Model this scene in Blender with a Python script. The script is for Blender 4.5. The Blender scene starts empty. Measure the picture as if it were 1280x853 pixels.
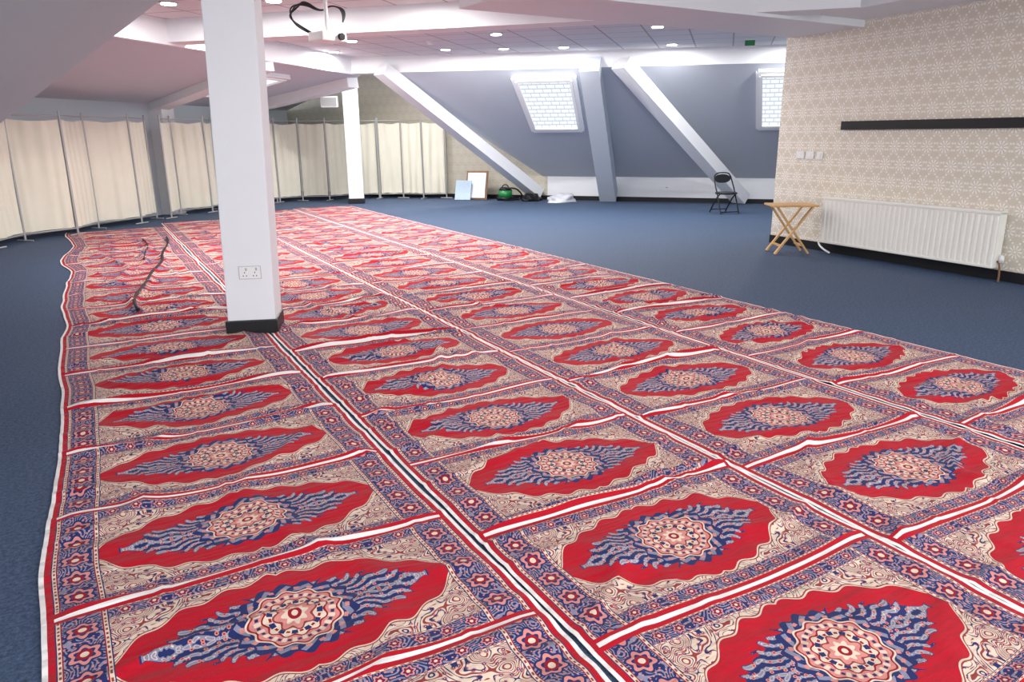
import bpy, bmesh, math, random
import numpy as np
from mathutils import Vector, Matrix, noise
random.seed(4)
sc=bpy.context.scene
C=bpy.context.collection

# ---------------------------------------------------------------- node helper
class NB:
    def __init__(s,name,rough=.7,spec=.3):
        s.m=bpy.data.materials.new(name); s.m.use_nodes=True
        s.t=s.m.node_tree; s.n=s.t.nodes; s.l=s.t.links
        s.b=s.n['Principled BSDF']; s.b.inputs['Roughness'].default_value=rough
        s.b.inputs['Specular IOR Level'].default_value=spec
    def new(s,ty): return s.n.new(ty)
    def put(s,sock,v):
        if isinstance(v,E): s.l.new(v.s,sock)
        elif isinstance(v,bpy.types.NodeSocket): s.l.new(v,sock)
        else: sock.default_value=v
    def M(s,op,*a):
        n=s.new('ShaderNodeMath'); n.operation=op
        for i,x in enumerate(a): s.put(n.inputs[i],x)
        return E(s,n.outputs[0])
    def vec(s,x,y,z=0.0):
        n=s.new('ShaderNodeCombineXYZ')
        s.put(n.inputs[0],x); s.put(n.inputs[1],y); s.put(n.inputs[2],z)
        return n.outputs[0]
    def sep(s,v):
        n=s.new('ShaderNodeSeparateXYZ'); s.l.new(v,n.inputs[0])
        return [E(s,o) for o in n.outputs]
    def uv(s): return s.sep(s.new('ShaderNodeUVMap').outputs[0])
    def obj(s): return s.new('ShaderNodeTexCoord').outputs['Object']
    def noise(s,v,scale=5,detail=2,rough=.5):
        n=s.new('ShaderNodeTexNoise'); 
        if v is not None: s.l.new(v,n.inputs['Vector'])
        n.inputs['Scale'].default_value=scale; n.inputs['Detail'].default_value=detail; n.inputs['Roughness'].default_value=rough
        return E(s,n.outputs[0])
    def voro(s,v,scale=5):
        n=s.new('ShaderNodeTexVoronoi'); n.voronoi_dimensions='2D'; s.l.new(v,n.inputs['Vector'])
        n.inputs['Scale'].default_value=scale
        return E(s,n.outputs['Distance']), n.outputs['Color']
    def mix(s,f,a,b):
        n=s.new('ShaderNodeMix'); n.data_type='RGBA'
        s.put(n.inputs[0],f); s.put(n.inputs[6],a if not isinstance(a,tuple) else (*a,1)); s.put(n.inputs[7],b if not isinstance(b,tuple) else (*b,1))
        return n.outputs[2]
    def base(s,c): s.put(s.b.inputs['Base Color'],c if not isinstance(c,tuple) else (*c,1))
    def bump(s,h,strength=.3,dist=.01):
        n=s.new('ShaderNodeBump'); n.inputs['Strength'].default_value=strength; n.inputs['Distance'].default_value=dist
        s.put(n.inputs['Height'],h); s.l.new(n.outputs[0],s.b.inputs['Normal'])
class E:
    def __init__(e,nb,s): e.nb=nb; e.s=s
    def __add__(a,b): return a.nb.M('ADD',a,b)
    __radd__=__add__
    def __sub__(a,b): return a.nb.M('SUBTRACT',a,b)
    def __rsub__(a,b): return a.nb.M('SUBTRACT',b,a)
    def __mul__(a,b): return a.nb.M('MULTIPLY',a,b)
    __rmul__=__mul__
    def __truediv__(a,b): return a.nb.M('DIVIDE',a,b)
    def abs(a): return a.nb.M('ABSOLUTE',a)
    def sin(a): return a.nb.M('SINE',a)
    def cos(a): return a.nb.M('COSINE',a)
    def sqrt(a): return a.nb.M('SQRT',a)
    def pow(a,b): return a.nb.M('POWER',a,b)
    def lt(a,b): return a.nb.M('LESS_THAN',a,b)
    def gt(a,b): return a.nb.M('GREATER_THAN',a,b)
    def max(a,b): return a.nb.M('MAXIMUM',a,b)
    def min(a,b): return a.nb.M('MINIMUM',a,b)
    def mod(a,b): return a.nb.M('FLOORED_MODULO',a,b)
    def floor(a): return a.nb.M('FLOOR',a)
def srgb(r,g,b):
    f=lambda c:(c/255/12.92) if c<=10 else ((c/255+.055)/1.055)**2.4
    return (f(r),f(g),f(b))

def plain(name,c,rough=.6,nz=.06,scale=8,metal=0,spec=.3,bump=0):
    k=NB(name,rough,spec); o=k.obj(); n=k.noise(o,scale,3)
    k.base(k.mix(n,tuple(x*(1-nz) for x in c),tuple(min(1,x*(1+nz)) for x in c)))
    k.b.inputs['Metallic'].default_value=metal
    if bump: k.bump(k.noise(o,scale*20,2),bump,.004)
    return k.m

# ---------------------------------------------------------------- materials
W,P=1.24,.687
def rug_mat():
    k=NB('printed_rug_fabric',.85,.15)
    u,v,_=k.uv()
    x=u-W/2; ax=x.abs()
    y=v.mod(P)-P/2; ay=y.abs()
    RED=srgb(180,12,34); CREAM=srgb(224,202,180); NAVY=srgb(32,42,94); SLATE=srgb(132,132,156)
    PINK=srgb(210,134,126); BROWN=srgb(142,56,58); WHITE=srgb(242,238,234); DRED=srgb(146,16,34)
    vec=k.vec(ax,ay)
    n1=k.noise(vec,10,1.0); sc1=(n1*85.0).sin()
    vd,vc=k.voro(vec,34)
    vd2,vc2=k.voro(vec,70)
    r=(x*x+y*y).sqrt(); th=k.M('ARCTAN2',y,x)
    col=k.mix(sc1.gt(.62),CREAM,BROWN)
    col=k.mix(vd.lt(.27),col,PINK)
    col=k.mix(vd.lt(.16),col,NAVY)
    col=k.mix(vd.lt(.07),col,CREAM)
    col=k.mix((sc1.lt(-.9)),col,NAVY)
    def prof(s,e=.8,g=.6):
        q=(1.0-s).max(0.0); return q.pow(e)*(1.0+g*s)
    s=ax/.485
    ym=prof(s,.8,.8)*.238+(s*25.0).sin()*.012*s.lt(1.0)
    d=ym-ay
    ins=s.lt(1.0)
    ring=d.gt(-.030)*s.lt(1.05)
    col=k.mix(ring*(sc1.gt(-.2)),col,CREAM)
    col=k.mix(d.gt(-.011)*ins,col,BROWN)
    col=k.mix(d.gt(-.006)*ins,col,CREAM)
    col=k.mix(d.gt(0.0)*ins,col,RED)
    # flame-leaf motif: navy outline, slate leaves with fine cream veins and small florets
    s2=ax/.385
    thE=k.M('ARCTAN2',ay*1.5,ax)
    leaf=(thE*34.0+(r*70.0).sin()*1.5).sin()
    ym2=prof(s2,.85,.9)*.146
    d2=ym2-ay+leaf*.013+(vd-.42)*.03
    in2=d2.gt(0.0)*ax.lt(.40)
    in3=d2.gt(.005)*ax.lt(.395)
    mixv=leaf+sc1*.35
    fill=k.mix(mixv.gt(.1),NAVY,SLATE)
    fill=k.mix(mixv.gt(.78),fill,CREAM)
    fill=k.mix(mixv.gt(.98),fill,SLATE)
    fill=k.mix(vd.lt(.20),fill,PINK)
    fill=k.mix(vd.lt(.09),fill,DRED)
    col=k.mix(in2,col,NAVY)
    col=k.mix(in3,col,fill)
    rose=lambda R,a,nn: (R+(th*nn).cos()*a)
    fl=(th*24.0).cos()
    col=k.mix(r.lt(rose(.170,.010,16.0)),col,NAVY)
    col=k.mix(r.lt(rose(.162,.009,16.0))*r.gt(.13)*((th*16.0+r*140.0).sin().gt(.2)),col,SLATE)
    col=k.mix(r.lt(.150)*r.gt(.138)*fl.gt(.2),col,PINK)
    col=k.mix(r.lt(rose(.130,.007,12.0)),col,CREAM)
    col=k.mix(r.lt(rose(.124,.007,12.0)),col,DRED)
    col=k.mix(r.lt(rose(.118,.007,12.0)),col,PINK)
    col=k.mix(r.lt(.112)*r.gt(.092)*(fl.gt(.2)),col,CREAM)
    col=k.mix(r.lt(.108)*r.gt(.098)*(fl.lt(-.4)),col,NAVY)
    col=k.mix(r.lt(rose(.088,.005,12.0)),col,DRED)
    col=k.mix(r.lt(rose(.082,.006,12.0)),col,CREAM)
    col=k.mix(r.lt(.076)*r.gt(.060)*((th*12.0).cos().lt(-.1)),col,NAVY)
    col=k.mix(r.lt(.072)*r.gt(.064)*((th*12.0).cos().gt(.6)),col,DRED)
    col=k.mix(r.lt(rose(.056,.007,8.0)),col,BROWN)
    col=k.mix(r.lt(rose(.049,.008,8.0)),col,PINK)
    col=k.mix(r.lt(rose(.032,.006,8.0)),col,CREAM)
    col=k.mix(r.lt(.019),col,DRED)
    col=k.mix(r.lt(.009),col,CREAM)
    def border(c,t,half,per,col,mask,ph=0.0):
        a=(t+ph).mod(per)-per/2; rr=(a*a+c*c).sqrt(); tt=k.M('ARCTAN2',c,a)
        R=half*.58
        bg=k.mix((n1*120.0).sin().gt(.3),NAVY,SLATE)
        bg=k.mix(vd2.lt(.2),bg,PINK)
        bg=k.mix(rr.lt(R*1.15+(tt*6.0).cos()*R*.14),bg,NAVY)
        bg=k.mix(rr.lt(R*.95+(tt*6.0).cos()*R*.16),bg,PINK)
        bg=k.mix(rr.lt(R*.66+(tt*6.0).cos()*R*.1),bg,NAVY)
        bg=k.mix(rr.lt(R*.52),bg,DRED)
        bg=k.mix(rr.lt(R*.28),bg,CREAM)
        g=c.abs()
        bg=k.mix(g.gt(half*.74),bg,DRED)
        bg=k.mix(g.gt(half*.79),bg,CREAM)
        bg=k.mix(g.gt(half*.82)*((t*(6.2832/.022)).sin().gt(.0)),bg,BROWN)
        bg=k.mix(g.gt(half*.91),bg,CREAM)
        bg=k.mix(g.gt(half*.95),bg,NAVY)
        return k.mix(mask,col,bg)
    col=border(ay-.289,x,.032,.075,col,ay.gt(.257)*ax.lt(.5))
    col=border(ax-.522,y,.066,.116,col,ax.gt(.456),.058)
    col=k.mix(ay.gt(.319),col,RED)
    col=k.mix(ay.gt(P/2-.0075),col,WHITE)
    col=k.mix(ax.gt(.588),col,RED)
    col=k.mix(ax.gt(.606),col,WHITE)
    f=k.noise(k.vec(u,v),3,3)
    hs=k.new('ShaderNodeHueSaturation'); k.l.new(col,hs.inputs['Color']); k.put(hs.inputs['Value'],f*.3+.83)
    k.base(hs.outputs[0])
    k.b.inputs['Sheen Weight'].default_value=.05
    o=k.sep(k.obj())
    wr=k.noise(k.vec(o[0]*2.0,o[1]*8.0),1.6,2.5,.55)
    k.bump(wr*1.0+k.noise(k.vec(u,v),260,1)*.04,.75,.045)
    return k.m
def floor_mat():
    k=NB('blue_loop_carpet',.65,.25); o=k.obj()
    n=k.noise(o,60,4,.8); n2=k.noise(o,1.1,2)
    n=((n-.5)*2.4+.5).max(0.0).min(1.0)
    c=k.mix(n,srgb(16,30,54),srgb(88,110,142))
    c2=k.mix(n2,c,srgb(50,70,100)); c3=k.mix(.3,c,c2)
    k.base(c3); k.bump(k.noise(o,170,3,.7),.6,.01); return k.m
def paper_mat(name,A,B,amt=.7):
    k=NB(name,.45,.4); x,y,_=k.uv()
    p=.19
    row=(y/p).floor().mod(2.0)
    cx=(x+row*(p/2)).mod(p)-p/2; cy=y.mod(p)-p/2
    r=(cx*cx+cy*cy).sqrt(); th=k.M('ARCTAN2',cy,cx)
    m=((th*10.0).cos()*.5+.5)*(r.lt(.064))*(r.gt(.02)); m=m.gt(.45)
    m2=(r-.074).abs().lt(.0035)
    m3=r.lt(.013)
    m4=((th*8.0).cos().lt(-.6))*r.gt(.082)*r.lt(.098)
    mm=m.max(m2*.4).max(m3).max(m4)
    nz=k.noise(k.vec(x,y),1.5,2)
    base=k.mix(nz,A,tuple(c*.94 for c in A))
    k.base(k.mix(mm*amt,base,B)); return k.m
def grid_mat(name,A,B,rot=45,size=.6):
    k=NB(name,.8,.1)
    mp=k.new('ShaderNodeMapping'); mp.inputs['Rotation'].default_value=(0,0,math.radians(rot)); k.l.new(k.obj(),mp.inputs[0])
    x,y,_=k.sep(mp.outputs[0])
    gx=(x.mod(size)-size/2).abs().gt(size/2-.012); gy=(y.mod(size)-size/2).abs().gt(size/2-.012)
    n=k.noise(k.obj(),60,3)
    k.base(k.mix(gx.max(gy),k.mix(n,A,tuple(c*.92 for c in A)),B)); return k.m
def emit(name,c,s):
    k=NB(name); k.base(c); k.b.inputs['Emission Color'].default_value=(*c,1); k.b.inputs['Emission Strength'].default_value=s; return k.m
def pane_mat():
    k=NB('skylight_glass',.2); x,y,_=k.uv()
    row=(y*12.0).floor().mod(2.0)
    a=(y*12.0).mod(1.0).lt(.22); b=((x*6.0+row*.5).mod(1.0)).lt(.08)
    c=k.mix(a.max(b),srgb(236,240,246),srgb(178,188,202))
    k.base((.1,.1,.1)); k.l.new(c,k.b.inputs['Emission Color']); k.b.inputs['Emission Strength'].default_value=1.1
    return k.m
def cloth_mat():
    k=NB('cream_fabric',.9,.1); o=k.obj()
    k.base(k.mix(k.noise(o,3,3),srgb(238,234,214),srgb(250,246,230)))
    tr=k.new('ShaderNodeBsdfTranslucent'); tr.inputs[0].default_value=(*srgb(240,234,210),1)
    mx=k.new('ShaderNodeMixShader'); mx.inputs[0].default_value=.15
    k.l.new(k.b.outputs[0],mx.inputs[1]); k.l.new(tr.outputs[0],mx.inputs[2]); k.l.new(mx.outputs[0],k.n['Material Output'].inputs[0])
    return k.m
RUG=rug_mat(); FLOOR=floor_mat()
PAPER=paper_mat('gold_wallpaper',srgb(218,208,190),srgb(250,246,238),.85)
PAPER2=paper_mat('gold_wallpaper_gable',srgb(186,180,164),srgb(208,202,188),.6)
TILE=grid_mat('ceiling_tiles',srgb(222,222,226),srgb(166,162,168))
WHITE=plain('white_paint',srgb(234,236,240),.6,.02)
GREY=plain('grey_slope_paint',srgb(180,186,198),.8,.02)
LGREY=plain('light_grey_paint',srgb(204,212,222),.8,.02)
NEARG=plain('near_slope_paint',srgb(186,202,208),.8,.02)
BLACK=plain('black_gloss',srgb(22,24,28),.4,.1)
METAL=plain('painted_metal',srgb(176,176,176),.35,.05,metal=.3)
RADW=plain('radiator_enamel',srgb(242,240,232),.35,.02,spec=.5)
PLAS=plain('white_plastic',srgb(238,238,238),.4,.02)
PINE=plain('pine_wood',srgb(206,160,104),.5,.18,scale=14)
FRAME=plain('brown_wood',srgb(130,96,68),.5,.2)
GREEN=plain('green_plastic',srgb(24,120,58),.35,.1,spec=.5)
DARK=plain('crease_shade_dark',srgb(24,22,30),.7,.2)  # near-black for the tubes that imitate shade in the rug folds
SHEET=plain('plastic_sheet',srgb(222,226,232),.3,.1,spec=.6)
BOARD=plain('pale_blue_board',srgb(176,196,214),.5,.15,scale=30)
LAMP=emit('lamp_glow',(1,.98,.94),14)
PANE=pane_mat(); CLOTH=cloth_mat()

# ---------------------------------------------------------------- geometry helpers
def mesh(name,vs,fs,mat,par=None,uvs=None,smooth=False,loc=None):
    me=bpy.data.meshes.new(name); me.from_pydata([tuple(v) for v in vs],[],fs); me.update()
    if uvs is not None:
        ul=me.uv_layers.new(name='UVMap')
        for lp in me.loops: ul.data[lp.index].uv=uvs[lp.vertex_index]
    ob=bpy.data.objects.new(name,me); C.objects.link(ob)
    if mat: me.materials.append(mat)
    if smooth:
        for p in me.polygons: p.use_smooth=True
    if par: ob.parent=par
    if loc: ob.location=loc
    return ob
def empty(name,loc=(0,0,0),rz=0):
    e=bpy.data.objects.new(name,None); e.empty_display_size=.1; C.objects.link(e); e.location=loc; e.rotation_euler[2]=math.radians(rz); return e
def box(name,c,s,mat,par=None,rz=0,bev=0,rot=None):
    bm=bmesh.new(); bmesh.ops.create_cube(bm,size=1); bmesh.ops.scale(bm,vec=s,verts=bm.verts)
    if bev: bmesh.ops.bevel(bm,geom=bm.edges[:],offset=bev,segments=2,profile=.6,affect='EDGES')
    me=bpy.data.meshes.new(name); bm.to_mesh(me); bm.free(); me.materials.append(mat)
    ob=bpy.data.objects.new(name,me); C.objects.link(ob); ob.location=c
    ob.rotation_euler=rot if rot else (0,0,math.radians(rz))
    if par: ob.parent=par
    return ob
def bar(name,p0,p1,w,h,mat,par=None,up=(0,0,1),bev=0):
    p0=Vector(p0);p1=Vector(p1); d=(p1-p0); L=d.length; d.normalize(); up=Vector(up)
    s=d.cross(up).normalized(); u=s.cross(d).normalized()
    ob=box(name,(0,0,0),(w,L,h),mat,par,bev=bev)
    m=Matrix((s,d,u)).transposed().to_4x4(); m.translation=(p0+p1)/2
    ob.matrix_local=m; return ob
def tube(name,pts,r,mat,par=None,cyc=False,smooth=True):
    cu=bpy.data.curves.new(name,'CURVE'); cu.dimensions='3D'; cu.bevel_depth=r; cu.bevel_resolution=3
    sp=cu.splines.new('POLY' if not smooth else 'NURBS'); sp.points.add(len(pts)-1)
    for i,p in enumerate(pts): sp.points[i].co=(*p,1)
    sp.use_cyclic_u=cyc
    if smooth: sp.order_u=3; sp.use_endpoint_u=True
    cu.materials.append(mat); cu.use_fill_caps=True
    ob=bpy.data.objects.new(name,cu); C.objects.link(ob)
    if par: ob.parent=par
    return ob
def cyl(name,c,r,h,mat,par=None,r2=None,rot=(0,0,0),seg=32,bev=0):
    bm=bmesh.new(); bmesh.ops.create_cone(bm,cap_ends=True,segments=seg,radius1=r,radius2=r if r2 is None else r2,depth=h)
    me=bpy.data.meshes.new(name); bm.to_mesh(me); bm.free(); me.materials.append(mat)
    for p in me.polygons: p.use_smooth=len(p.vertices)==4
    ob=bpy.data.objects.new(name,me); C.objects.link(ob); ob.location=c; ob.rotation_euler=rot
    if par: ob.parent=par
    return ob
def wallq(name,a,b,z0,z1,mat,th=.12,side=1):
    a=Vector((a[0],a[1],0)); b=Vector((b[0],b[1],0)); d=(b-a); L=d.length; d.normalize(); n=Vector((-d.y,d.x,0))*side*th
    vs=[];uv=[]
    for off in (Vector((0,0,0)),n):
        for p,uu in ((a,0),(b,L)):
            for z in (z0,z1):
                q=p+off; vs.append((q.x,q.y,z)); uv.append((uu,z))
    fs=[(0,2,3,1),(4,5,7,6),(0,1,5,4),(2,6,7,3),(1,3,7,5),(0,4,6,2)]
    return mesh(name,vs,fs,mat,uvs=uv)
def slab(name,q,mat,th=.08,par=None):
    q=[Vector(p) for p in q]; n=(q[1]-q[0]).cross(q[3]-q[0]).normalized()
    if n.z<0: n=-n
    vs=q+[p+n*th for p in q]
    fs=[(0,1,2,3),(7,6,5,4)]+[(i,(i+1)%4+0,(i+1)%4+4,i+4) for i in range(4)]
    return mesh(name,vs,fs,mat,par)
def ruled(name,fn,mat,na=40,nb=20):
    vs=[fn(i/na,j/nb) for j in range(nb+1) for i in range(na+1)]
    fs=[(j*(na+1)+i,j*(na+1)+i+1,(j+1)*(na+1)+i+1,(j+1)*(na+1)+i) for j in range(nb) for i in range(na)]
    return mesh(name,vs,fs,mat,smooth=True)

# ---------------------------------------------------------------- camera
f=931.1; pi,ya,ro=[math.radians(a) for a in (15.531,29.282,-.575)]
fw=Vector((math.sin(ya)*math.cos(pi),math.cos(ya)*math.cos(pi),-math.sin(pi)))
r=Vector((math.cos(ya),-math.sin(ya),0)); u=r.cross(fw)
r2=r*math.cos(ro)+u*math.sin(ro); u2=-r*math.sin(ro)+u*math.cos(ro)
cam=bpy.data.cameras.new('camera'); co=bpy.data.objects.new('camera',cam); C.objects.link(co)
m=Matrix((r2,u2,-fw)).transposed().to_4x4(); m.translation=(0,0,1.4); co.matrix_world=m
cam.sensor_width=36; cam.lens=f*36/1280; sc.camera=co

# ---------------------------------------------------------------- room shell
HB,HC=2.5,2.78
uK=Vector((.66,-.751)); K0=Vector((8.95,14.1))
K=lambda s:K0+uK*s
def T(X): return Vector((X,14.06-.831*(X-4.57)))
mesh('floor',[(-9,-4,0),(17,-4,0),(17,22,0),(-9,22,0)],[(0,1,2,3)],FLOOR)
mesh('ceiling',[(-9,-1,HC),(17,-1,HC),(17,22,HC),(-9,22,HC)],[(3,2,1,0)],TILE)
wallq('wall_knee',K(-.1),K(8.2),0,.5,WHITE)
kn=Vector((.755,.656))
wallq('baseboard_knee',K(-.1)-kn*.02,K(8.2)-kn*.02,0,.09,BLACK,th=.018,side=1)
corner=Vector((4.53,19.12))
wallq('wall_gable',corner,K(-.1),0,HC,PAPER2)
wallq('baseboard_gable',corner-kn*.02,K(-.1)-kn*.02,0,.09,BLACK,th=.018)
Z=lambda p,z:Vector((p[0],p[1],z))
def S(a,b,off=0):
    p=Z(K(-.2+8.6*a),.5).lerp(Z(T(5+9.2*a),HB),b)
    n=(Z(T(8),HB)-Z(K(1.3),.5)).cross(Vector((uK.x,uK.y,0))).normalized()
    if n.z>0: n=-n
    return p+n*off
ruled('wall_window_slope',S,GREY)
for i,(a,b,w,h,mt) in enumerate([
    ((K(-.3),.15),(T(5.05),HB+.05),.34,.22,WHITE),
    ((K(1.3),.1),(T(7.95),HB+.05),.34,.34,LGREY),
    ((K(4.0),.1),(T(8.35),HB+.05),.34,.22,WHITE)]):
    A=Z(*a); B=Z(*b); sh=Vector((-.755,-.656,0))*.12
    bar('trim_%d'%(i+1),A+sh,B+sh,w,h,mt)
e=empty('wall_outlet',(*(K(2.5)-kn*.012),.28),-48.7); box('plate',(0,0,0),(.15,.014,.09),PLAS,e,bev=.003); box('switch',(0,-.009,.015),(.05,.006,.02),METAL,e)
def skylight(name,fn):
    e=empty(name)
    pts=[fn(0,0,.06),fn(1,0,.06),fn(1,1,.06),fn(0,1,.06)]
    mesh('pane',pts,[(0,1,2,3)],PANE,e,uvs=[(0,0),(1,0),(1,1),(0,1)])
    n=(pts[1]-pts[0]).cross(pts[3]-pts[0]).normalized()
    for i in range(4): bar('frame_%d'%(i+1),pts[i],pts[(i+1)%4],.05,.06,PLAS,e,up=n)
    o=[fn(-.06,-.05,.03),fn(1.06,-.05,.03),fn(1.06,1.04,.03),fn(-.06,1.04,.03)]
    for i in range(4): bar('reveal_%d'%(i+1),o[i],o[(i+1)%4],.07,.08,WHITE,e,up=n)
def lerp(a,b,t): return a+(b-a)*t
def wfn(bl,br,tl,tr,b0,b1,SF):
    return lambda a,b,o: SF(lerp(lerp(bl,br,a),lerp(tl,tr,a),b),lerp(b0,b1,b),o)
skylight('window_1',wfn(.137,.222,.197,.280,.52,.93,S))
skylight('window_2',wfn(.545,.63,.555,.63,.52,.93,S))
def beamline(name,p,q,w,mat=WHITE,z0=HB,side=1):
    return wallq(name,p,q,z0,HC+.01,mat,th=w,side=side)
Tl=Vector((4.57,14.06)); dl=Vector((.695,.719)); dL=Vector((.682,.731))
beamline('trim_lintel_far',T(4.2),T(14.6),.3)
TL=lambda m:Tl-dl*m
beamline('trim_lintel_left',TL(11.5),TL(-.2),.3,z0=HB-.012)
LL=lambda n:corner-dL*n
ZL=2.0
wallq('wall_left',LL(17),LL(-.1),0,ZL,LGREY)
def SL(a,b,off=0):
    p=Z(LL(17*a),ZL).lerp(Z(TL(12.5*a-.4),HB),b); return p+Vector((0.12,-.12,-.98))*off
ruled('wall_left_slope',SL,LGREY)
bar('trim_left_1',SL(.13,0,.08),SL(.01,.93,.08),.3,.2,WHITE)
nl=Vector((.731,-.682))
for i,n_ in enumerate((4.7,9.4)):
    c=LL(n_)+nl*.1; box('trim_post_%d'%(i+1),(c.x,c.y,ZL/2+.03),(.34,.34,ZL+.05),WHITE,rz=47)
    bar('trim_left_%d'%(i+2),SL(n_/17,0,.06),SL(n_/17-.02,.98,.06),.3,.16,WHITE)
skylight('window_3',wfn(.255,.20,.225,.165,.35,.8,SL))
A=Vector((.77,7.27,HB)); dn=Vector((-.72,.695,0)); dz=-.96/1.9
A0=A-dn*.55+Vector((0,0,-.55*dz)); B=A+dn*4.2+Vector((0,0,4.2*dz)); bk=Vector((-.695,-.719,0))*11
slab('wall_near_slope',[A0,B,B+bk,A0+bk],NEARG,.3)
beamline('trim_beam_mid',Vector((.9,10.75)),Vector((6.6,5.0)),.34,z0=HB+.02)
beamline('trim_beam_cross',(3.2,5.55),(8.2,5.75),1.0,z0=HB-.01)
R1=Vector((7.74,6.85)); dR=Vector((.0699,.9976)); R0=R1-dR*9
wallq('wall_right',R0,R1,0,HC,PAPER,th=.2,side=-1)
wallq('wall_right_return',R1+Vector((.2,0)),(15,7.2),0,HC,WHITE,side=-1)
nR=Vector((-.9976,.0699))
def RW(y,off=0,z=0):
    pnt=R1-dR*(6.85-y)+nR*off; return Vector((pnt.x,pnt.y,z))
wallq('baseboard_right',RW(-2,.02),RW(6.85,.02),0,.1,BLACK,th=.02,side=-1)
wallq('trim_soffit_right',RW(-2,.75),RW(6.2,.75),2.56,HC+.01,WHITE,th=.75,side=-1)

# ---------------------------------------------------------------- columns
CR=-20
def column(name,c,s,z1,tilt=0):
    e=empty(name,(*c,0),CR)
    sh=box('shaft',(math.tan(tilt)*z1/2,0,z1/2),(s,s,z1+.04),WHITE,e,bev=.008,rot=(0,tilt,0))
    box('plinth',(0,0,.055),(s+.03,s+.03,.11),BLACK,e,bev=.01)
    return e
CC=(.985,5.70)
column('column',CC,.335,HC,math.radians(1.6))
e=empty('wall_socket',(*CC,0),CR)
box('plate',(.025,-.174,.46),(.146,.012,.086),PLAS,e,bev=.003)
box('shadow_gap',(.025,-.169,.46),(.154,.006,.094),METAL,e)
for dx in (-.035,.035):
    box('switch',(.025+dx+.012,-.182,.485),(.012,.006,.02),METAL,e)
    for q in ((0,.012),(-.011,-.012),(.011,-.012)): box('hole',(.025+dx+q[0],-.1805,.45+q[1]),(.006,.002,.009),BLACK,e)
column('column',(5.07,15.8),.31,HC)
e=empty('speaker',(4.69,16.0,2.08),-25); box('cabinet',(0,0,0),(.36,.2,.22),PLAS,e,bev=.02); box('grille',(0,-.102,0),(.3,.01,.16),METAL,e)

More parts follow.
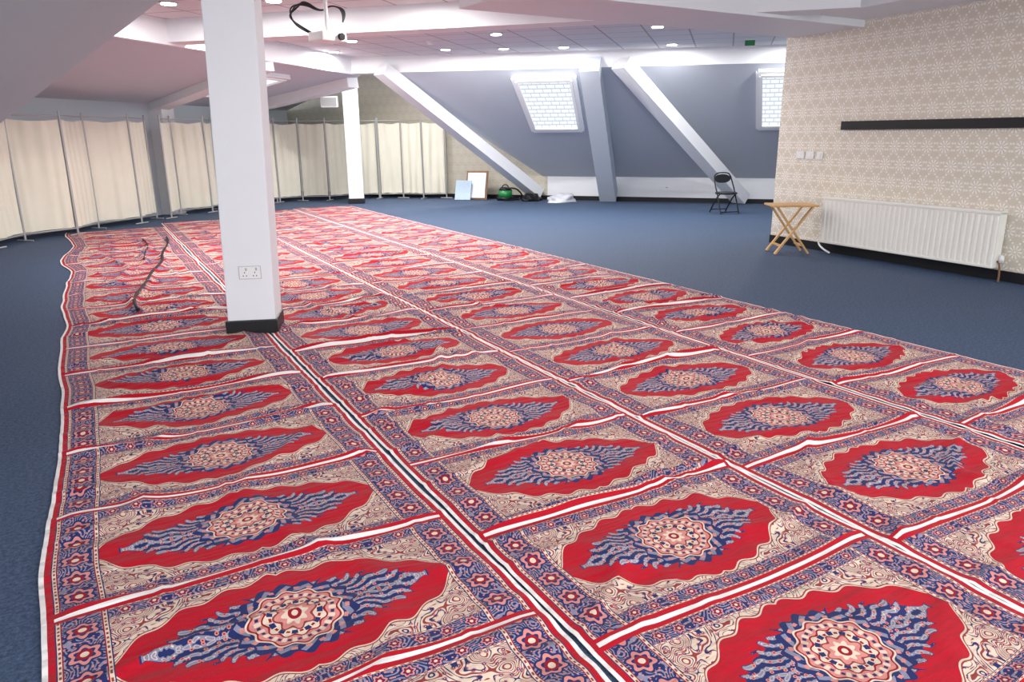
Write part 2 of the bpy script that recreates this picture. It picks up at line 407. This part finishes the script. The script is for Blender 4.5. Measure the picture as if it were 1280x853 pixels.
# ---------------------------------------------------------------- rugs
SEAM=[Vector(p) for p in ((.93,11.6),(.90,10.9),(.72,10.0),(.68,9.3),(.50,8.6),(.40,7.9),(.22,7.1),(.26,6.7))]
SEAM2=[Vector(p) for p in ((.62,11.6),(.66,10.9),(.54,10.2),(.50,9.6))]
SEAM3=[Vector(p) for p in ((1.25,8.6),(1.5,7.6),(1.45,6.6),(1.7,5.6))]
SEAM4=[Vector(p) for p in ((.1,10.4),(.3,9.2),(.12,8.2))]
SEAM5=[Vector(p) for p in ((2.0,4.6),(1.7,3.9),(1.15,3.5))]
def segd(x,y,SM):
    p=Vector((x,y)); best=9
    for a,b in zip(SM[:-1],SM[1:]):
        ab=b-a; t=max(0,min(1,(p-a).dot(ab)/ab.length_squared)); best=min(best,(p-a-ab*t).length)
    return best
crot=math.radians(-CR)
def strip(name,x0,x1,yb,y0,y1,seed,wob,rump):
    dx=.0275; nx=int(round((x1-x0)/dx)); dy=.0145; ny=int((y1-y0)/dy)
    vs=[];uv=[]; rnd=random.Random(seed); 
    amps={k:rnd.choice([.008,.014,.02,.026,.032]) for k in range(-10,60)}
    for j in range(ny+1):
        y=y0+j*dy; far=min(1,max(0,(y-5)/4)); fd=1-.5*far
        e1=noise.noise((seed*9.1,y*.9,0))*wob+noise.noise((seed*3.1,y*2.7,5))*wob*.5
        eL=noise.noise((seed*4.3,y*1.1,2))*.045+far*.05*math.sin(y*2.3) if seed==1 else 0
        k=round((y-yb)/P); 
        for i in range(nx+1):
            x=x0+i*(x1-x0)/nx; xi=i/nx
            n1=noise.noise((x*1.3+seed*7,y*2.2,1.5)); n2=noise.noise((x*2.6,y*6+seed*4,3.3))
            q=noise.noise((x*1.0+seed*5,y*1.9,8.8)); q2=noise.noise((x*2.3+seed*2,y*.8,4.8))
            rid=max(0,1-abs(q)*9)**2*.016*rump*fd+max(0,1-abs(q2)*14)**2*.012*rump*(.5+.5*far)
            yc=yb+k*P+.045*noise.noise((x*2.2,k*5.3+seed,0))+.025
            yc2=yc-.07+.05*noise.noise((x*1.3,k*2.7+seed,4))
            fold=amps[k]*math.exp(-((y-yc)/.017)**2)*(.5+1.1*noise.noise((x*1.5,k*3.1,seed)))+.6*amps[k]*math.exp(-((y-yc2)/.015)**2)*max(0,.2+1.5*noise.noise((x*1.5,k*3.1,seed+9)))
            msk=max(0,noise.noise((x*.9+seed*3,y*.7,6.6))-.02)*2.2
            rip=.0065*(1+math.sin(y*46+5*noise.noise((x*1.6,y*.8,seed))))*min(1,msk)
            h=max(0,n1)*.016*rump*fd+max(0,n2)*.010*rump*fd+rid+max(0,fold)*rump*fd+rip*rump*(1-.3*far)
            ed=min(xi,1-xi)*(x1-x0); h=.006+h*(.3+.7*min(1,ed/.09))
            if seed==1 and 6<y<12: h+=.035*math.exp(-(segd(x,y,SEAM)/.03)**2)+.028*math.exp(-(segd(x,y,SEAM2)/.03)**2)+.026*math.exp(-(segd(x,y,SEAM4)/.03)**2)
            if seed==2 and 3<y<9: h+=.024*math.exp(-(segd(x,y,SEAM3)/.03)**2)+.018*math.exp(-(segd(x,y,SEAM5)/.03)**2)
            ux=xi*W
            vs.append((x+e1*(.6+.6*far)+eL*(1-xi)**2,y+.025*noise.noise((x*2,y*1.3,seed)),h)); uv.append((ux,y-yb+.016*noise.noise((x*1.4,y*.9,seed+3))))
    fs=[]
    for j in range(ny):
        for i in range(nx):
            v=vs[j*(nx+1)+i]; lx=v[0]+.012-CC[0]; ly=v[1]+.008-CC[1]
            if abs(lx)<.3 and abs(ly)<.3:
                rx=lx*math.cos(crot)-ly*math.sin(crot); ry=lx*math.sin(crot)+ly*math.cos(crot)
                if abs(rx)<.175 and abs(ry)<.175: continue
            fs.append((j*(nx+1)+i,j*(nx+1)+i+1,(j+1)*(nx+1)+i+1,(j+1)*(nx+1)+i))
    return mesh(name,vs,fs,RUG,uvs=uv,smooth=True)
strip('prayer_rug_runner',-.29,1.028,1.665,-.8,13.3,1,.026,1.3)
strip('prayer_rug_runner',1.044,2.274,1.447,-.8,13.9,2,.010,1.35)
strip('prayer_rug_runner',2.276,3.540,1.385,-.8,15.0,3,.008,1.15)
strip('prayer_rug_runner',3.549,4.73,1.895,-.8,15.2,4,.010,1.0)
tube('crease_shade',[(p.x-.012,p.y,.042) for p in SEAM],.014,DARK)  # added dark tube standing in for the shaded crease along the rug fold
tube('crease_shade',[(p.x-.01,p.y,.034) for p in SEAM2],.009,DARK)  # thinner added tube, crease shade of the shorter fold

# ---------------------------------------------------------------- radiator, rail, switches
rad=empty('radiator',RW(4.88,.09,.39),-4.0)
Lr,Hr=2.07,.53
n=34; vs=[];fs=[]
prof=[]
for i in range(n):
    y0_=-Lr/2+i*Lr/n; w=Lr/n
    prof+=[(y0_,0),(y0_+w*.18,.014),(y0_+w*.6,.014),(y0_+w*.78,0)]
prof.append((Lr/2,0))
for (yy,xx) in prof:
    vs+=[(-.045-xx,yy,-Hr/2+.03),(-.045-xx,yy,Hr/2-.035)]
fs=[(2*i,2*i+2,2*i+3,2*i+1) for i in range(len(prof)-1)]
mesh('ribbed_panel',vs,fs,RADW,rad)
box('body',(0,0,0),(.085,Lr,Hr-.02),RADW,rad,bev=.01)
box('top_grille',(0,0,Hr/2-.01),(.105,Lr+.012,.03),RADW,rad,bev=.006)
for s_ in (-1,1): box('side_panel',(0,s_*(Lr/2),0),(.1,.012,Hr-.01),RADW,rad,bev=.004)
box('bottom_edge',(-.03,0,-Hr/2+.015),(.06,Lr,.03),RADW,rad,bev=.008)
tube('pipe_right',[(0,-Lr/2-.01,-.2),(0,-Lr/2-.05,-.2),(0,-Lr/2-.05,-.39)],.009,FRAME,rad)
cyl('valve',(0,-Lr/2-.05,-.17),.02,.07,PLAS,rad)
tube('pipe_left',[(0,Lr/2+.01,-.2),(0,Lr/2+.06,-.2),(0,Lr/2+.06,-.33),(-.1,Lr/2-.2,-.36)],.011,PLAS,rad)
bar('wall_rail',RW(5.87,.02,1.457),RW(-1.5,.02,1.457),.035,.095,BLACK)
e=empty('light_switch',RW(6.36,.008,1.12),-4)
for i,d in enumerate((-.2,-.05,.1)):
    box('plate_%d'%i,(0,d,0),(.012,.12 if i else .086,.086),PLAS,e,bev=.003); box('rocker_%d'%i,(-.008,d,0),(.006,.03,.04),RADW,e)

# ---------------------------------------------------------------- folding tray table
t=empty('folding_table',(7.22,6.12,0),-30)
box('top',(0,0,.565),(.52,.38,.022),PINE,t,bev=.006)
for s_ in (-1,1):
    bar('leg_a_%d'%s_,(-.2,s_*.15,0.008),(.2,s_*.15,.555),.02,.038,PINE,t,up=(0,1,0))
    bar('leg_b_%d'%s_,(.2,s_*.12,0.008),(-.2,s_*.12,.555),.02,.038,PINE,t,up=(0,1,0))
bar('stretcher_1',(-.13,-.16,.10),(-.13,.16,.10),.03,.018,PINE,t)
bar('stretcher_2',(.13,-.13,.10),(.13,.13,.10),.03,.018,PINE,t)
# ---------------------------------------------------------------- folding chair
ch=empty('folding_chair',(9.86,9.82,0),-15); ch.scale=(.92,.92,.9)
for s_ in (-1,1):
    x=s_*.19
    tube('front_leg_%d'%s_,[(x,-.22,.012),(x,-.05,.38),(x,.10,.62),(x*.9,.14,.72)],.013,BLACK,ch)
    tube('rear_leg_%d'%s_,[(x*.9,.24,.012),(x*.9,.02,.34),(x*.9,-.14,.40)],.013,BLACK,ch)
tube('back_top',[(-.19*.9,.14,.70),(-.16,.145,.77),(0,.15,.79),(.16,.145,.77),(.19*.9,.14,.70)],.012,BLACK,ch)
back=cyl('backrest',(0,.135,.67),.17,.025,BLACK,ch,rot=(math.radians(80),0,0)); back.scale=(1,.5,1)
cyl('seat',(0,-.03,.40),.2,.035,BLACK,ch)
tube('front_bar',[(-.19,-.2,.05),(.19,-.2,.05)],.01,BLACK,ch,smooth=False)
tube('rear_bar',[(-.17,.2,.07),(.17,.2,.07)],.01,BLACK,ch,smooth=False)
# ---------------------------------------------------------------- vacuum, bags, boards
v=empty('vacuum_cleaner',(8.0,14.5,0),0)
cyl('body',(0,0,.14),.15,.16,GREEN,v,r2=.155); cyl('base',(0,0,.05),.17,.05,BLACK,v)
cyl('lid',(0,0,.25),.155,.07,BLACK,v,r2=.10); tube('handle',[(-.08,0,.28),(-.06,0,.34),(.06,0,.34),(.08,0,.28)],.012,BLACK,v)
for s_ in (-1,1): cyl('wheel_%d'%s_,(s_*.15,.05,.06),.06,.03,BLACK,v,rot=(0,math.pi/2,0))
tube('hose',[(0,-.1,.26),(.1,-.25,.3),(.3,-.25,.12),(.35,-.05,.03),(.15,-.3,.03),(-.2,-.3,.03)],.018,BLACK,v)
def blob(name,loc,s,mat,seed):
    bm=bmesh.new(); bmesh.ops.create_icosphere(bm,subdivisions=4,radius=1)
    for w in bm.verts:
        nn=1+.35*noise.noise(w.co*1.7+Vector((seed,0,0)))+.12*noise.noise(w.co*5+Vector((seed,3,0)))
        w.co=Vector((w.co.x*s[0]*nn,w.co.y*s[1]*nn,max(0,(w.co.z+.35)*s[2]*nn)))
    me=bpy.data.meshes.new(name); bm.to_mesh(me); bm.free(); me.materials.append(mat)
    for p_ in me.polygons: p_.use_smooth=True
    ob=bpy.data.objects.new(name,me); C.objects.link(ob); ob.location=loc; return ob
blob('black_bag',(8.4,14.05,0),(.2,.16,.12),BLACK,2)
blob('plastic_sheet_bundle',(8.78,13.45,0),(.34,.2,.13),SHEET,6)
e=empty('leaning_boards',(7.38,15.05,0),-46)
bar('board_back',(.15,.05,0.01),(.15,.22,.62),.5,.025,FRAME,e,up=(0,1,.3)); bar('board_panel',(.15,.025,.05),(.15,.185,.58),.42,.02,WHITE,e,up=(0,1,.3))
bar('board_front',(-.12,-.08,0.01),(-.12,.05,.42),.36,.02,BOARD,e,up=(0,1,.3))

# ---------------------------------------------------------------- privacy screens
def screens(name,pts,h=1.72):
    e=empty(name)
    for i in range(len(pts)-1):
        a=Vector((*pts[i],0));b=Vector((*pts[i+1],0)); d=b-a; L=d.length; d.normalize(); nn=Vector((-d.y,d.x,0))
        nx=36; nz=8; vs=[]; sd=random.random()*50
        for jz in range(nz+1):
            z=.12+(h-.17)*jz/nz
            for ix in range(nx+1):
                s_=ix/nx; sag=-.025*math.sin(math.pi*s_) if jz==nz else 0
                w=.010*math.sin(s_*L*34+sd+3*noise.noise((s_*2+sd,1,0)))+.045*noise.noise((s_*4+sd,z*.6,0))
                pnt=a+d*(.025+(L-.05)*s_)+nn*w
                vs.append((pnt.x,pnt.y,z+sag+.012*noise.noise((s_*3+sd,9,0))))
        fs=[(j*(nx+1)+i2,j*(nx+1)+i2+1,(j+1)*(nx+1)+i2+1,(j+1)*(nx+1)+i2) for j in range(nz) for i2 in range(nx)]
        mesh('curtain_%d'%i,vs,fs,CLOTH,e,smooth=True)
        tube('top_rail_%d'%i,[a+Vector((0,0,h)),b+Vector((0,0,h))],.010,METAL,e,smooth=False)
        tube('bottom_rail_%d'%i,[a+Vector((0,0,.1)),b+Vector((0,0,.1))],.008,METAL,e,smooth=False)
    for i,pt in enumerate(pts):
        tube('post_%d'%i,[(*pt,0.01),(*pt,h+.06)],.015,METAL,e,smooth=False)
        a=math.radians(45+90*(i%2)); 
        tube('foot_%d'%i,[(pt[0]-.14*math.cos(a),pt[1]-.14*math.sin(a),.012),(pt[0]+.14*math.cos(a),pt[1]+.14*math.sin(a),.012)],.011,METAL,e,smooth=False)
def zig(a,b,n,amp):
    a=Vector(a);b=Vector(b);d=(b-a).normalized();nn=Vector((-d.y,d.x)); return [tuple(a.lerp(b,i/n)+nn*(amp if i%2 else -amp)) for i in range(n+1)]
screens('folding_screen',zig((-3.1,9.75),(1.15,14.75),9,.12))
screens('folding_screen',zig((1.2,14.85),(3.6,17.0),6,.14))
screens('folding_screen',zig((3.65,17.0),(5.9,16.75),4,.08))
screens('folding_screen',zig((5.95,16.7),(7.15,15.75),3,.06))

# ---------------------------------------------------------------- projector
pr=empty('projector',(2.35,7.93,2.36),20)
box('body',(0,0,0),(.30,.24,.09),PLAS,pr,bev=.015); cyl('lens',(.07,-.13,0),.035,.04,BLACK,pr,rot=(math.pi/2,0,0)); cyl('mount_pole',(0,0,.22),.02,.36,PLAS,pr); box('mount_plate',(0,0,.395),(.2,.2,.02),PLAS,pr)
for i in range(3): tube('cable_%d'%i,[(0,.1,0),(-.15+.03*i,.15,.05),(-.32,.12+.05*i,.12+.03*i),(-.36+.05*i,.1,.26),(-.18,.1,.3+.02*i),(0,.08,.24),(.1,.05,.32),(.22+.03*i,.0,.28),(.2,0,.16)],.008,BLACK,pr)

# ---------------------------------------------------------------- downlights
def down(x,y,z=HC,dia=.075):
    e=empty('ceiling_downlight',(x,y,z))
    cyl('trim_ring',(0,0,-.006),dia+.025,.012,METAL,e); cyl('bulb',(0,0,-.016),dia,.012,LAMP,e)
    L=bpy.data.lights.new('downlight_lamp','AREA'); L.shape='DISK'; L.size=.15; L.energy=44 if y>9 else (34 if y>6.5 else 13); L.color=(1,.97,.94)
    o=bpy.data.objects.new('downlight_lamp',L); C.objects.link(o); o.location=(0,0,-.03); o.parent=e
for x,y in [(1.05,9.25),(2.0,8.6),(3.1,7.6),(4.3,6.2),(5.57,12.1),(7.2,11.0),(8.6,9.95),(10.1,8.7),(3.8,11.6),(5.4,10.0),(7.0,8.4),(-.5,6),(1.6,3.6),(3.4,4.2),(5.2,2.6),(.5,.8),(3,.2),(6,.3),(5.2,15),(6.3,14.2),(4.0,13.2),(6.4,11.6),(2.0,10.6),(4.6,8.6)]:
    down(x,y)
e=empty('smoke_detector',(4.9,11.2,HC)); cyl('base',(0,0,-.01),.06,.02,PLAS,e); cyl('sensor',(0,0,-.035),.04,.03,PLAS,e,r2=.05)
e=empty('exit_sign',(9.25,8.9,HC),-46); box('panel',(0,0,-.06),(.15,.02,.08),GREEN,e,bev=.004); box('bracket',(0,0,-.01),(.14,.04,.02),PLAS,e)
# ---------------------------------------------------------------- world
w=bpy.data.worlds.new('world'); sc.world=w; w.use_nodes=True
w.node_tree.nodes['Background'].inputs[0].default_value=(.94,.975,1,1); w.node_tree.nodes['Background'].inputs[1].default_value=3.3
sc.view_settings.view_transform='Standard'; sc.view_settings.look='None'; sc.view_settings.exposure=0.02; sc.view_settings.gamma=1.05
